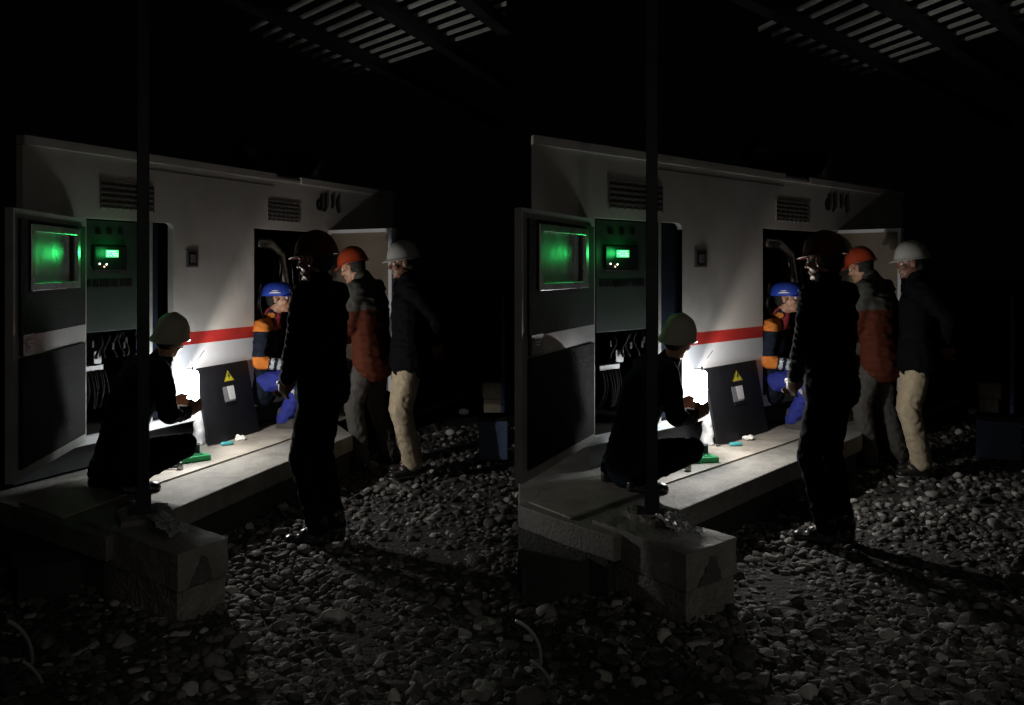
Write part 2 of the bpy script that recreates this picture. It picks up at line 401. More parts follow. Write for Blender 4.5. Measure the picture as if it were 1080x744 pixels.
def person(root, J, k=1., skin='skin', top=None, legs=None, hatkind='helmet', hatmat='helmet_white', boots='boot_black', sole='boot_black',
           topmats=('cloth_black',), topfn=None, legmats=('cloth_dark',), legfn=None, curl=.6, seed=1, long_top=.08, bulk=1., palm=None, flare=1.22, deep=0., lb=None):
    g = lambda n: V(J[n]) * 1.0
    side = (g('shL') - g('shR')).normalized()
    pel, wai, che, nec, hd = g('pelvis'), g('waist'), g('chest'), g('neck'), g('head')
    H = frame(J['face'], J.get('up', (0, 0, 1)))
    up = (nec - che).normalized()
    # ---- body: one continuous mesh
    b = MB()
    b.limb(pel, wai, .105 * k, .100 * k, (1.3, .85), side); b.limb(wai, che, .105 * k, .115 * k, (1.35, .85), side)
    b.limb(che, nec - up * .03, .11 * k, .06 * k, (1.3, .8), side)
    b.limb(g('shL'), g('shR'), .052 * k, .052 * k)
    b.limb(nec - up * .03, hd - H @ V((.01, 0, .05)), .058 * k, .052 * k)
    head(b, hd, H, k)
    for s, sg in (('L', 1), ('R', -1)):
        b.limb(g('sh' + s), g('el' + s), .048 * k, .038 * k); b.limb(g('el' + s), g('wr' + s), .038 * k, .026 * k)
        dd = J.get('hand' + s) or (g('wr' + s) - g('el' + s)); dd = V(dd).normalized()
        nn = V(J.get('palm' + s) or (-side * sg)); thumb = V(J.get('thumb' + s) or (0, 0, 1))
        a = dd.cross(nn - dd * nn.dot(dd)); hand(b, g('wr' + s), dd, nn, 1 if a.dot(thumb) > 0 else -1, curl, k)
        b.limb(g('hip' + s), g('kn' + s), .072 * k, .050 * k); b.limb(g('kn' + s), g('an' + s), .050 * k, .036 * k)
        b.limb(g('an' + s), g('an' + s) + (g('to' + s) - g('an' + s)) * .6, .030 * k, .020 * k)
    me = remesh(b, .0065, 3)
    me.materials.append(M[skin]); me.materials.append(M['eye_white']); me.materials.append(M['eye_dark'])
    # eyes set into the sockets of the same mesh
    bm = bmesh.new(); bm.from_mesh(me)
    for s in (-1, 1):
        for rr, xo, mi in ((.0125, .074, 1), (.0062, .0815, 2)):
            r_ = bmesh.ops.create_uvsphere(bm, u_segments=12, v_segments=8, radius=rr * k)
            for v in r_['verts']:
                v.co = hd + H @ V((xo * k, s * .031 * k, .004 * k)) + v.co
            for f in {f for v in r_['verts'] for f in v.link_faces}: f.material_index = mi; f.smooth = True
    bm.to_mesh(me); bm.free()
    link('body', me, skin, root)
    # ---- hair
    h = MB(); h.ell(hd + H @ V((-.022 * k, 0, .026 * k)), (.094 * k, .082 * k, .092 * k), H); h.ell(hd + H @ V((-.055 * k, 0, -.020 * k)), (.050 * k, .066 * k, .055 * k), H)
    link('hair', remesh(h, .008, 3, .003, 60), 'hair', root)
    # ---- jacket
    t = MB(); B = bulk * k
    t.limb(pel - (wai - pel).normalized() * long_top, wai, .130 * B * flare, .122 * B, (1.3, .9), side); t.limb(wai, che, .124 * B, .135 * B, (1.32, .9), side)
    t.limb(che, nec - up * .045, .128 * B, .070 * B, (1.35, .85), side)
    t.limb(g('shL'), g('shR'), .068 * B, .068 * B)
    t.limb(nec - up * .04, nec + (hd - nec) * .22, .076 * B, .066 * B)
    for s in 'LR':
        e_, w_ = g('el' + s), g('wr' + s); w2 = e_ + (w_ - e_) * .93
        t.limb(g('sh' + s), e_, .066 * B, .054 * B); t.limb(e_, w2, .055 * B, .041 * B)
    me = remesh(t, .011, 4, .014, 8, seed)
    for m in topmats: me.materials.append(M[m])
    if topfn:
        for p in me.polygons: p.material_index = topfn(p.center)
    link('jacket', me, topmats, root)
    # ---- trousers
    t = MB(); B = (lb or bulk) * k
    t.limb(pel, wai - (wai - pel) * .2, .100 * B, .095 * B, (1.3, .9), side)
    for s in 'LR':
        t.limb(g('hip' + s), g('kn' + s), .089 * B, .073 * B); t.limb(g('kn' + s), g('an' + s), .074 * B, .064 * B)
    me = remesh(t, .010, 4, .011, 8, seed + 3, (1.6, 1.6, 1.7))
    for m in legmats: me.materials.append(M[m])
    if legfn:
        for p in me.polygons: p.material_index = legfn(p.center)
    link('trousers', me, legmats, root)
    # ---- boots
    for s in 'LR':
        t = MB(); an, to = g('an' + s), g('to' + s); f = (to - an); f.z = 0; f.normalize()
        z0 = min(an.z, to.z) - .065 * k
        t.limb(an + V((0, 0, .05)), an - V((0, 0, .02)), .056 * k, .054 * k)
        q = V((an.x, an.y, z0 + .045)) - f * .02; e2 = V((to.x, to.y, z0 + .035)) 
        t.limb(q, e2, .046 * k, .038 * k, (1.12, .9)); t.limb(q + V((0, 0, .02)), (q + e2) / 2 + V((0, 0, .03)), .046 * k, .042 * k)
        t.ell(e2, (.05, .05, .038))
        me = remesh(t, .008, 3, .003, 30, seed)
        me.materials.append(M[boots]); me.materials.append(M[sole])
        for p in me.polygons: p.material_index = 1 if p.center.z < z0 + .026 else 0
        link('boot', me, boots, root)
    # ---- hat
    t = MB(); hat(t, hd, H, hatkind, k, deep)
    o = t.build('helmet' if hatkind == 'helmet' else 'cap', [hatmat, hatmat], root, smooth=True)
    return H

def stand(Hh=1.75, lean=0., wL=(.2, .12, .9), wR=(.2, -.12, .9), face=(1, 0, 0), feet=.11, step=.0, tilt=0., wide=1.):
    k = Hh / 1.75; r = lambda x, y, z: V((x * k, y * k, z * k))
    def ln(p):   # lean forward about the hip
        q = p - r(0, 0, .93); c, s = math.cos(lean), math.sin(lean)
        return V((q.x * c + q.z * s, q.y, q.z * c - q.x * s)) + r(0, 0, .93)
    J = dict(pelvis=r(0, 0, .95), waist=ln(r(.005, 0, 1.10)), chest=ln(r(-.005, 0, 1.29)), neck=ln(r(.0, 0, 1.48)), face=face)
    J['head'] = ln(r(.035, 0, 1.625))
    J['shL'] = ln(r(0, .175 * wide, 1.425)); J['shR'] = ln(r(0, -.175 * wide, 1.425))
    for s, w in (('L', wL), ('R', wR)):
        sg = 1 if s == 'L' else -1
        J['el' + s], J['wr' + s] = ik(J['sh' + s], r(*w), .29 * k, .26 * k, (-.6, sg * .5, -.3))
        J['hip' + s] = r(0, sg * .09, .92)
        J['an' + s] = r(-.03 + sg * step, sg * feet, .085); J['kn' + s], _ = ik(J['hip' + s], J['an' + s], .435 * k, .42 * k, (1, sg * .2, 0))
        J['to' + s] = J['an' + s] + r(.15, sg * .03, -.04)
    return J

def place(bay, px, Y, base=0.): return V((bay.fx(px) * Y, Y, base))

PEOPLE = []
def figure(px, Y, base, yaw, label, make):
    """builds the figure for the first bay, then copies it with its clothing to the second"""
    b0, b1 = BAYS
    root = thing('person', label + b0.txt(), 'person', place(b0, px, Y, base), R(yaw) - b0.view(px), 'men around the enclosure')
    make(root)
    dup(root, place(b1, px, Y, base), R(yaw) - b1.view(px), label + b1.txt())

# front man, seen from the side and slightly behind, facing left
def mk_front(root):
    J = stand(1.76, .02, (.22, .05, .885), (.24, -.05, .90), (1, .10, -.08), .065, .02, wide=1.08)
    person(root, J, 1.0, 'skin_dark', hatmat='helmet_red', topmats=('cloth_black', 'cloth_navy'), legmats=('cloth_black',), seed=2, bulk=1.14, lb=.96, flare=1.08,
           topfn=lambda c: 0, boots='boot_black')
figure(340, 5.54, 0., 150, 'standing man in black work clothes and dark red helmet, nearest to the camera,', mk_front)

def mk_orange(root):
    J = stand(1.74, .10, (.30, .10, 1.0), (.30, -.10, 1.0), (1, .0, -.3), .12, .07)
    J['head'] = J['head'] + V((.07, 0, -.02))
    def fn(c):
        ln = (c.z - 1.25) + (c.x - .05) * .10
        return 1 if ln > .0 + .0 else 0
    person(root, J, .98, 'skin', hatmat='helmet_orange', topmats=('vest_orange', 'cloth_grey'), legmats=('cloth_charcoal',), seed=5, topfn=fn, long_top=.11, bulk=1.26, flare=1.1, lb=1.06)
figure(393, 7.60, 0., 155, 'stooping man in orange vest with grey shoulders and orange helmet', mk_orange)

def mk_white(root):
    J = stand(1.75, .03, (-.20, .04, 1.0), (-.20, -.04, .98), (1, .0, -.12), .09, .03)
    person(root, J, 1.0, 'skin_dark', hatmat='helmet_white', topmats=('cloth_black',), legmats=('khaki',), seed=8, boots='boot_black', sole='sole_white', bulk=1.12)
figure(432, 7.34, 0., 195, 'standing man in white helmet, black top and khaki trousers', mk_white)

def mk_squat(root):
    J = dict(pelvis=(-.12, 0, .23), waist=(-.11, 0, .36), chest=(-.035, 0, .59), neck=(.10, 0, .72), head=(.175, -.005, .868), face=(.75, .65, -.25), up=(.25, 0, 1))
    J['shL'] = (.03, .17, .70); J['shR'] = (.03, -.17, .70)
    J['elR'], J['wrR'] = ik(J['shR'], (.235, -.10, .43), .27, .25, (0, -.4, -1)); J['elL'], J['wrL'] = ik(J['shL'], (.235, .10, .48), .28, .25, (0, .4, -1))
    J['handR'] = (.9, .3, .25); J['handL'] = (.8, -.2, -.3); J['palmR'] = (0, 1, 0); J['palmL'] = (0, -1, 0)
    J['hipL'] = (-.10, .09, .22); J['hipR'] = (-.10, -.09, .22)
    J['anR'] = (-.15, -.14, .09); J['knR'], _ = ik(J['hipR'], J['anR'], .31, .36, (1, -.2, 1.2))
    J['anL'] = (-.20, .15, .09); J['knL'], _ = ik(J['hipL'], J['anL'], .31, .35, (1, .2, 1.0))
    J['toR'] = (-.01, -.16, .045); J['toL'] = (-.06, .18, .045)
    for q in list(J):
        J[q] = V(J[q])
    person(root, J, .96, 'skin', hatmat='helmet_olive', topmats=('cloth_navy',), legmats=('cloth_black',), seed=11, curl=.35, bulk=1.12, lb=1.05, deep=.06)
figure(150, 5.70, .28, 24, 'squatting man in olive helmet and dark clothes working beside the lamp', mk_squat)

def mk_seated(root):
    J = dict(pelvis=(-.13, 0, .38), waist=(-.13, 0, .50), chest=(-.10, 0, .68), neck=(-.03, 0, .89), head=(.035, 0, 1.055), face=(1, -.1, .02))
    J['shL'] = (-.065, .175, .83); J['shR'] = (-.065, -.175, .83)
    J['elR'], J['wrR'] = ik(J['shR'], (.17, -.16, .52), .28, .25, (-.4, -.3, -1)); J['elL'], J['wrL'] = ik(J['shL'], (.22, .12, .52), .28, .25, (0, .4, -1))
    J['palmR'] = (0, .3, -1); J['palmL'] = (0, -.3, -1); J['thumbR'] = (0, 1, 0); J['thumbL'] = (0, -1, 0)
    J['hipL'] = (-.12, .09, .37); J['hipR'] = (-.12, -.09, .37)
    J['anR'] = (.10, -.10, .085); J['knR'], _ = ik(J['hipR'], J['anR'], .40, .38, (1, -.15, .8))
    J['anL'] = (.20, .12, .085); J['knL'], _ = ik(J['hipL'], J['anL'], .40, .38, (1, .15, .8))
    J['toR'] = (.25, -.14, .045); J['toL'] = (.35, .13, .045)
    for q in list(J): J[q] = V(J[q])
    shR, elR, wrR = J['shR'], J['elR'], J['wrR']
    def fn(c):
        if abs(c.y) < .05 and c.z > .80: return 3
        if c.z > .80 and abs(c.y) > .06: return 1
        d = (wrR - elR).normalized(); t = (c - elR).dot(d); off = ((c - elR) - d * t).length
        if off < .085 and c.y < -.06:
            if .085 < t < .115 or .14 < t < .165: return 2
            if -.09 < t < .07 and c.z < .60: return 1
        return 0
    kn = J['knR']
    def lf(c):
        d = (c - kn).length
        return 1 if .13 < d < .155 and c.z > .3 else 0
    H = person(root, J, 1.0, 'skin', hatkind='cap', hatmat='cap_blue', topmats=('cloth_navy', 'cloth_orange', 'reflective', 'cloth_red'), topfn=fn,
               legmats=('cloth_blue', 'reflective'), legfn=lf, seed=14, boots='cloth_charcoal', bulk=1.0)
    hd = V(J['head'])     # light marks on the cap
    def cap_pt(az, z, o=.0022):
        r = math.sqrt(max(0, 1 - (z / 1.02) ** 2)) if z > 0 else 1
        return hd + H @ V((r * (.130 + o) * math.cos(az) - .012, r * (.108 + o) * math.sin(az), z * (.092 + o) + .045))
    for (a0, a1, z0, z1) in ((-105, -62, .02, .14), (-96, -70, .2, .27)):
        n = 8; vs = []
        for i in range(n + 1):
            a = R(a0 + (a1 - a0) * i / n); w = math.sin(math.pi * (i + .5) / (n + 1))
            vs += [cap_pt(a, z0), cap_pt(a, z0 + (z1 - z0) * w)]
        t = MB(); t.add(vs, [(2 * i, 2 * i + 2, 2 * i + 3, 2 * i + 1) for i in range(n)]); t.build('cap_stripe', 'sticker_white', root)
    t = MB(); t.add([cap_pt(R(-28), .15, .003), cap_pt(R(-22), .15, .003), cap_pt(R(-22), .55, .003), cap_pt(R(-28), .55, .003)], [(0, 1, 2, 3)])
    t.build('cap_emblem', 'sticker_white', root)
figure(290, 7.78, .28, -14, 'sitting man in blue cap and navy jacket with orange shoulders', mk_seated)

# ------------------------------------------------------------------ everything else, bay by bay
def wn(b):   # wall direction, outward normal
    p, q = b.Y(24, 281, wy(24)), b.Y(415, 281, wy(415)); d = (q - p); d.z = 0; d.normalize(); return d, V((d.y, -d.x, 0))
def wp(b, px, z, out=0.):
    Y = wy(px); d, n = wn(b); p = V((b.fx(px) * Y, Y, z))
    if b.off and out < 0: return p + V((b.fx(px), 1, 0)) * (-out * 1.4)
    return p + n * out
def wbox(mb, b, p0, p1, z0, z1, o0, o1, mi=0):
    """box on the wall between two picture columns, from o0 to o1 outwards"""
    mb.hexa([wp(b, p0, z0, o1), wp(b, p1, z0, o1), wp(b, p1, z0, o0), wp(b, p0, z0, o0),
             wp(b, p0, z1, o1), wp(b, p1, z1, o1), wp(b, p1, z1, o0), wp(b, p0, z1, o0)], mi)

def enclosure(b):
    E = thing('generator_enclosure', 'white steel generator enclosure with red stripe and open doors' + b.txt(), 'generator', wp(b, 24, .28) + V((0, 0, 0)), 0, 'generator enclosures')
    def put(name, mb, mats, **k): return local(E, mb).build(name, mats, E, **k)
    ZT, ZB = 2.37, .47
    zo = wz(92, 230)           # top of the control opening
    ze = wz(268, 240)          # top of the engine opening
    T = .05
    w = MB()
    # front wall round two openings
    wbox(w, b, 24, 91, ZB, zo, -T, 0); wbox(w, b, 24, 415, zo, ZT - .06, -T, 0)
    wbox(w, b, 183, 268, 1.12, zo, -T, 0); wbox(w, b, 183, 268, 1.03, 1.12, -T, 0, 1); wbox(w, b, 183, 268, ZB, 1.03, -T, 0, 2)
    wbox(w, b, 350, 415, ZB, zo, -T, 0)
    wbox(w, b, 91, 183, ZB, .52, -T, 0, 2); wbox(w, b, 268, 350, ZB, .56, -T, 0, 2)
    put('front_wall', w, ['wall_paint', 'red_paint', 'wall_paint_white'])
    # roof with a lip, notched once
    r = MB()
    wbox(r, b, 23.5, 290, ZT - .058, ZT, -.05, .018); wbox(r, b, 316, 416, ZT - .058, ZT, -.05, .018)
    wbox(r, b, 290, 316, ZT - .058, ZT - .03, -.05, .012)
    D = 2.0
    a0, a1 = wp(b, 24, 0, -.0505), wp(b, 415, 0, -.0505)
    back0 = V((b.fx(25) * (a0.y + D), a0.y + D, 0))
    back1 = a1 - wn(b)[1] * (1.2)
    r.prism([(a0.x, a0.y), (a1.x, a1.y), (back1.x, back1.y), (back0.x, back0.y)], ZT - .055, ZT - .004)
    put('roof', r, ['wall_paint'], bevel=.004)
    # dark interior: ends, back and floor
    s = MB(); c0, c1 = wp(b, 24.5, 0, -T - .001), wp(b, 414.5, 0, -T - .001)
    def slab(p, q, z0, z1, t=.03):
        d = (q - p).normalized(); n = V((d.y, -d.x, 0)) * t
        s.hexa([V((p.x, p.y, z0)), V((q.x, q.y, z0)), V((q.x + n.x, q.y + n.y, z0)), V((p.x + n.x, p.y + n.y, z0)),
                V((p.x, p.y, z1)), V((q.x, q.y, z1)), V((q.x + n.x, q.y + n.y, z1)), V((p.x + n.x, p.y + n.y, z1))])
    slab(c0, back0, ZB, ZT - .06); slab(back1, c1, ZB, ZT - .06); slab(back0, back1, ZB, ZT - .06)
    s.prism([(c0.x, c0.y), (c1.x, c1.y), (back1.x, back1.y), (back0.x, back0.y)], ZB, ZB + .04)
    put('inner_shell', s, ['liner_black'])
    # skid under the enclosure
    k = MB(); wbox(k, b, 85 if b.off else 30, 200, .30, ZB - .002, -.35, -.12); wbox(k, b, 200, 410, .30, ZB - .002, -.35, -.12)
    put('skid', k, ['dark_steel'])
    # louvre vents
    for (x0, x1, y0) in ((106, 162, 190), (282, 315, 211)):
        z1 = wz(x0, y0); z0 = z1 - (.185 if x0 < 200 else .175)
        v = MB(); rows = 5
        for i in range(rows):
            h = (z1 - z0) / rows; za = z0 + i * h
            wbox(v, b, x0, x1, za + .010, za + h - .006, .0015, .004, 1)
            wbox(v, b, x0, x1, za + h - .006, za + h + .002, .0, .008, 0)
            n_ = 7
            for j in range(n_ + 1):
                xx = x0 + (x1 - x0) * j / n_
                wbox(v, b, xx - .18, xx + .18, za, za + h - .006, .0, .0055, 0)
        put('louvre_vent', v, ['vent_frame', 'vent_dark'])
    # recessed latch
    l = MB(); zz = wz(202, 273)
    wbox(l, b, 195.5, 208.5, zz - .065, zz + .065, .001, .010, 0); 
    put('door_latch', l, ['grey_metal'], bevel=.02, seg=4)
    l = MB(); wbox(l, b, 197.5, 206.5, zz - .050, zz + .050, .0105, .013, 0); wbox(l, b, 199.5, 204, zz - .03, zz + .03, .0132, .022, 1); put('latch_lever', l, ['black_plastic', 'grey_metal'], bevel=.003)
    # seams
    l = MB(); wbox(l, b, 158, 290, ZT - .105, ZT - .101, .0003, .0028, 0); put('panel_seam', l, ['dark_steel'])
    # maker's lettering
    for ch, px, sz in (('d', 333.0, .20), ('J', 341.5, .17), ('I', 348.5, .17), ('(', 353.5, .17)):
        cu = bpy.data.curves.new('letter', 'FONT'); cu.body = ch; cu.size = sz; cu.extrude = .003; cu.offset = .006
        ob = bpy.data.objects.new('t', cu); COL.objects.link(ob)
        dg = bpy.context.evaluated_depsgraph_get(); me = bpy.data.meshes.new_from_object(ob.evaluated_get(dg)); bpy.data.objects.remove(ob)
        d, n = wn(b); mt = Matrix((d, V((0, 0, 1)), n)).transposed().to_4x4()
        pos = wp(b, px, wz(333, 221) + (0 if ch == 'd' else .03), .004); mt.translation = pos - E.location
        me.materials.clear(); me.transform(mt); link('letter', me, 'ink', E)
    # ---- control bay
    c = MB(); zc0, zc1 = wz(92, 352), zo - .01
    wbox(c, b, 92, 158, zc0, zc1, -.12, -.035)
    cab = put('control_cabinet', c, ['cabinet'], bevel=.004)
    def sub(name, mb, mats, **k):
        return local(E, mb).build(name, mats, cab, **k)
    q = MB(); wbox(q, b, 102.5, 137, wz(110, 286), wz(110, 259), -.034, -.020, 0); sub('display_bezel', q, ['black_plastic'], bevel=.008)
    q = MB(); wbox(q, b, 114, 127, wz(120, 271.5), wz(120, 264), -.019, -.016, 0)
    for i in range(9):
        for j in range(3):
            if random.random() < .75:
                x = 114.8 + i * 1.3; z = wz(120, 270.8 - j * 2.3); wbox(q, b, x, x + .85, z, z + .009, -.0155, -.0148, 1)
    sub('screen', q, ['screen', 'screen_glyph'])
    for x, y, m_ in ((107.5, 278.5, 'led'), (114.8, 279, 'led'), (112.3, 281.5, 'led_red')):
        q = MB(); q.ell(wp(b, x, wz(110, y), -.018), (.006, .006, .006)); sub('indicator', q, [m_])
    for x in (108, 119.5, 131):
        q = MB(); wbox(q, b, x - 2.2, x + 2.2, wz(x, 248), wz(x, 242), -.034, -.026); sub('knob', q, ['black_plastic'], bevel=.006)
    for x0, x1 in ((97, 101), (103, 108), (110, 116), (117, 123), (124, 129), (131, 136), (137, 143)):
        q = MB(); wbox(q, b, x0, x1, wz(120, 303), wz(120, 295), -.034, -.030); sub('switch', q, ['black_plastic'], bevel=.002)
    p = MB(); wbox(p, b, 157.5, 160.5, .52, zo, -.10, .003); put('door_jamb', p, ['door_frame'])
    # rounded head of the narrow dark bay to the right of the jamb
    p = MB(); pts = []
    for i in range(9):
        a = R(90 * i / 8); pts.append((183 - 5 + 5 * math.sin(a), zo - .045 + .045 * math.cos(a)))
    poly = [wp(b, x, z, -.002) for x, z in pts] + [wp(b, 183, zo, -.002)]
    pb = [v - wn(b)[1] * .04 for v in poly]; n_ = len(poly)
    p.add(poly + pb, [tuple(range(n_)), tuple(range(n_, 2 * n_))[::-1]] + [(i, (i + 1) % n_, n_ + (i + 1) % n_, n_ + i) for i in range(n_)])
    put('corner_filler', p, ['wall_paint'])
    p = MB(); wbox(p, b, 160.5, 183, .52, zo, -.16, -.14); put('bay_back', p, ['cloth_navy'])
    # terminal rail and wires under the cabinet
    p = MB(); d, n = wn(b)
    zt = wz(105, 392)
    wbox(p, b, 96, 117, zt, zt + .035, -.12, -.06); wbox(p, b, 113, 121, zt + .035, zt + .12, -.12, -.11); put('terminal_rail', p, ['grey_metal'], bevel=.003)
    for i in range(7):
        x = 98 + i * 3.1 + random.uniform(-1, 1); q0 = wp(b, x, zt, -.05); a_ = random.uniform(-.03, .03)
        pts = [q0 + V((a_ * t * t, 0, -.24 * t)) + n * (.03 * math.sin(3 * t)) for t in np.linspace(0, 1, 9)]
        q = MB(); q.tube(pts, .006, 6); put('wire', q, ['liner_black'], smooth=True)
    for i in range(6):
        x = 112 + i * 8 + random.uniform(-4, 4); q0 = wp(b, x, zc0 - .02, -.08)
        q = MB(); q.tube([q0 + V((.02 * math.sin(t * 5 + i), 0, -.16 * t)) for t in np.linspace(0, 1, 8)], .009, 6); put('wire', q, ['liner_black'], smooth=True)
    for x, y in ((108, 362), (129, 364), (143, 358), (141, 363)):
        q = MB(); wbox(q, b, x - 1.2, x + 1.2, wz(x, y + 5), wz(x, y - 2), -.10, -.075); put('relay', q, ['dark_steel'], bevel=.003)
    # ---- open control door
    leaf = MB(); A = b.Y(90, 281, 5.92); B_ = b.Y(14, 281, 4.76)
    zt_, zb_ = 1.895, .505
    dr = B_ - A; dr.z = 0; Ld = dr.length; dr.normalize(); nn = V((-dr.y, dr.x, 0))
    if nn.dot(V((0, 0, 0)) - V((A.x, A.y, 0))) < 0 : nn = -nn        # towards the viewer
    vis = nn
    def dbox(mb, t0, t1, z0, z1, o0, o1, mi=0):
        P = lambda t, z, o: V((A.x, A.y, 0)) + dr * (t * Ld) + vis * o + V((0, 0, z))
        mb.hexa([P(t0, z0, o1), P(t1, z0, o1), P(t1, z0, o0), P(t0, z0, o0), P(t0, z1, o1), P(t1, z1, o1), P(t1, z1, o0), P(t0, z1, o0)], mi)
    def tx(px):     # picture column -> fraction along the leaf
        r = b.fx(px); return (A.x - r * A.y) / ((r * dr.y - dr.x) * Ld)
    wt0, wt1 = tx(79), tx(31)
    zw1 = CH + (HZ - 240) / F * (A.y + dr.y * Ld * wt1); zw0 = CH + (HZ - 303) / F * (A.y + dr.y * Ld * wt1)
    dbox(leaf, 0, wt0, zb_, zt_, -.04, 0); dbox(leaf, wt1, 1, zb_, zt_, -.04, 0)
    dbox(leaf, wt0, wt1, zb_, zw0, -.04, 0); dbox(leaf, wt0, wt1, zw1, zt_, -.04, 0)
    door = put('control_door', leaf, ['door_frame'])
    def dsub(name, mb, mats, **k): return local(E, mb).build(name, mats, door, **k)
    q = MB(); e = .035; zm = 1.24
    dbox(q, e, wt0 - .02, zm, zt_ - .05, .001, .014); dbox(q, wt1 + .02, 1 - e * 1.6, zm, zt_ - .05, .001, .014)
    dbox(q, wt0 - .02, wt1 + .02, zm, zw0 - .02, .001, .014); dbox(q, wt0 - .02, wt1 + .02, zw1 + .02, zt_ - .05, .001, .014)
    dsub('upper_liner', q, ['liner_black'])
    q = MB(); dbox(q, e, 1 - e * 1.6, zb_ + .055, 1.13, .001, .016); dsub('lower_liner', q, ['liner_black'], bevel=.006)
    q = MB(); f_ = .018
    dbox(q, wt0 - .025, wt0 + f_, zw0 - .02, zw1 + .02, .0015, .024); dbox(q, wt1 - f_, wt1 + .025, zw0 - .02, zw1 + .02, .0015, .024)
    dbox(q, wt0 + f_, wt1 - f_, zw0 - .02, zw0 + .02, .0015, .024); dbox(q, wt0 + f_, wt1 - f_, zw1 - .02, zw1 + .02, .0015, .024)
    dsub('window_frame', q, ['steel'], bevel=.003)
    q = MB(); dbox(q, wt0, wt1, zw0, zw1, -.02, -.012); dsub('window_pane', q, ['glass'])
    q = MB(); dbox(q, tx(33), tx(20), 1.14, 1.25, .001, .02); dsub('lock_box', q, ['black_plastic'], bevel=.004)
    q = MB(); dbox(q, tx(30), tx(24), 1.205, 1.213, .0205, .023); dbox(q, tx(29), tx(25), 1.190, 1.197, .0205, .023); dsub('lock_mark', q, ['sticker_white'])
    # ---- open engine-bay door at the far side
    A2 = b.Y(349, 281, wy(349) - .02); B2 = b.Y(415.5, 281, 8.2)
    d2 = B2 - A2; d2.z = 0; L2 = d2.length; d2.normalize(); n2 = V((d2.y, -d2.x, 0))
    if n2.y > 0: n2 = -n2
    def d2box(mb, t0, t1, z0, z1, o0, o1, mi=0):
        P = lambda t, z, o: V((A2.x, A2.y, 0)) + d2 * (t * L2) + n2 * o + V((0, 0, z))
        mb.hexa([P(t0, z0, o1), P(t1, z0, o1), P(t1, z0, o0), P(t0, z0, o0), P(t0, z1, o1), P(t1, z1, o1), P(t1, z1, o0), P(t0, z1, o0)], mi)
    ztp = CH + (HZ - 241) / F * 8.2
    q = MB(); d2box(q, 0, 1, .52, ztp - .03, -.03, 0, 0); dl = put('engine_door', q, ['beige_liner'])
    q = MB(); d2box(q, 0, .95, ztp - .03, ztp, -.03, .03, 0); d2box(q, .95, 1.0, .52, ztp, -.03, .03, 0)
    o = local(E, q).build('door_edge', ['wall_paint_white'], dl)
    # ---- engine bay contents
    q = MB()
    def at(px, py, back): return b.Y(px, py, wy(px) + back)
    q.limb(at(276, 345, .45), at(276, 420, .45), .12, .12, n=20); q.box(at(312, 405, .6), (.7, .3, .5)); q.box(at(330, 350, .6), (.25, .3, .4))
    put('engine_block', q, ['grey_metal'], bevel=.01)
    q = MB(); q.tube([at(270, 256, .3), at(284, 258, .3), at(296, 268, .35), at(300, 300, .4), at(300, 340, .45)], .045, 14)
    q.tube([at(274, 300, .25), at(272, 322, .22), at(276, 340, .25), at(284, 346, .35)], .022, 10)
    put('coolant_pipe', q, ['steel'], smooth=True)
    q = MB(); q.limb(at(318, 268, .5), at(345, 270, .5), .11, .11, n=20); put('air_filter', q, ['cabinet'], smooth=True)
    q = MB()
    for i in range(5): q.tube([at(282 + i * 7, 250 + i * 2, .4), at(290 + i * 6, 280, .3), at(286 + i * 8, 310, .42), at(292 + i * 7, 360, .4)], .009, 6)
    put('hose', q, ['black_rubber'], smooth=True)
    # silencer on the roof
    q = MB(); c_ = b.Y(332, 188, wy(332) + .5)
    q.tube([c_ + V((0, 0, -.05)), c_ + V((0, 0, .05)), c_ + V((0, 0, .10)), c_ + V((.06, 0, .16))], .065, 18); put('exhaust_stub', q, ['grey_metal'], smooth=True)
    q = MB(); c2 = b.Y(265, 160, wy(265) + .6); c3 = b.Y(318, 168, wy(318) + .6)
    q.limb(c2, c3, .16, .16, n=24); put('silencer', q, ['dark_steel'], smooth=True)
    return E

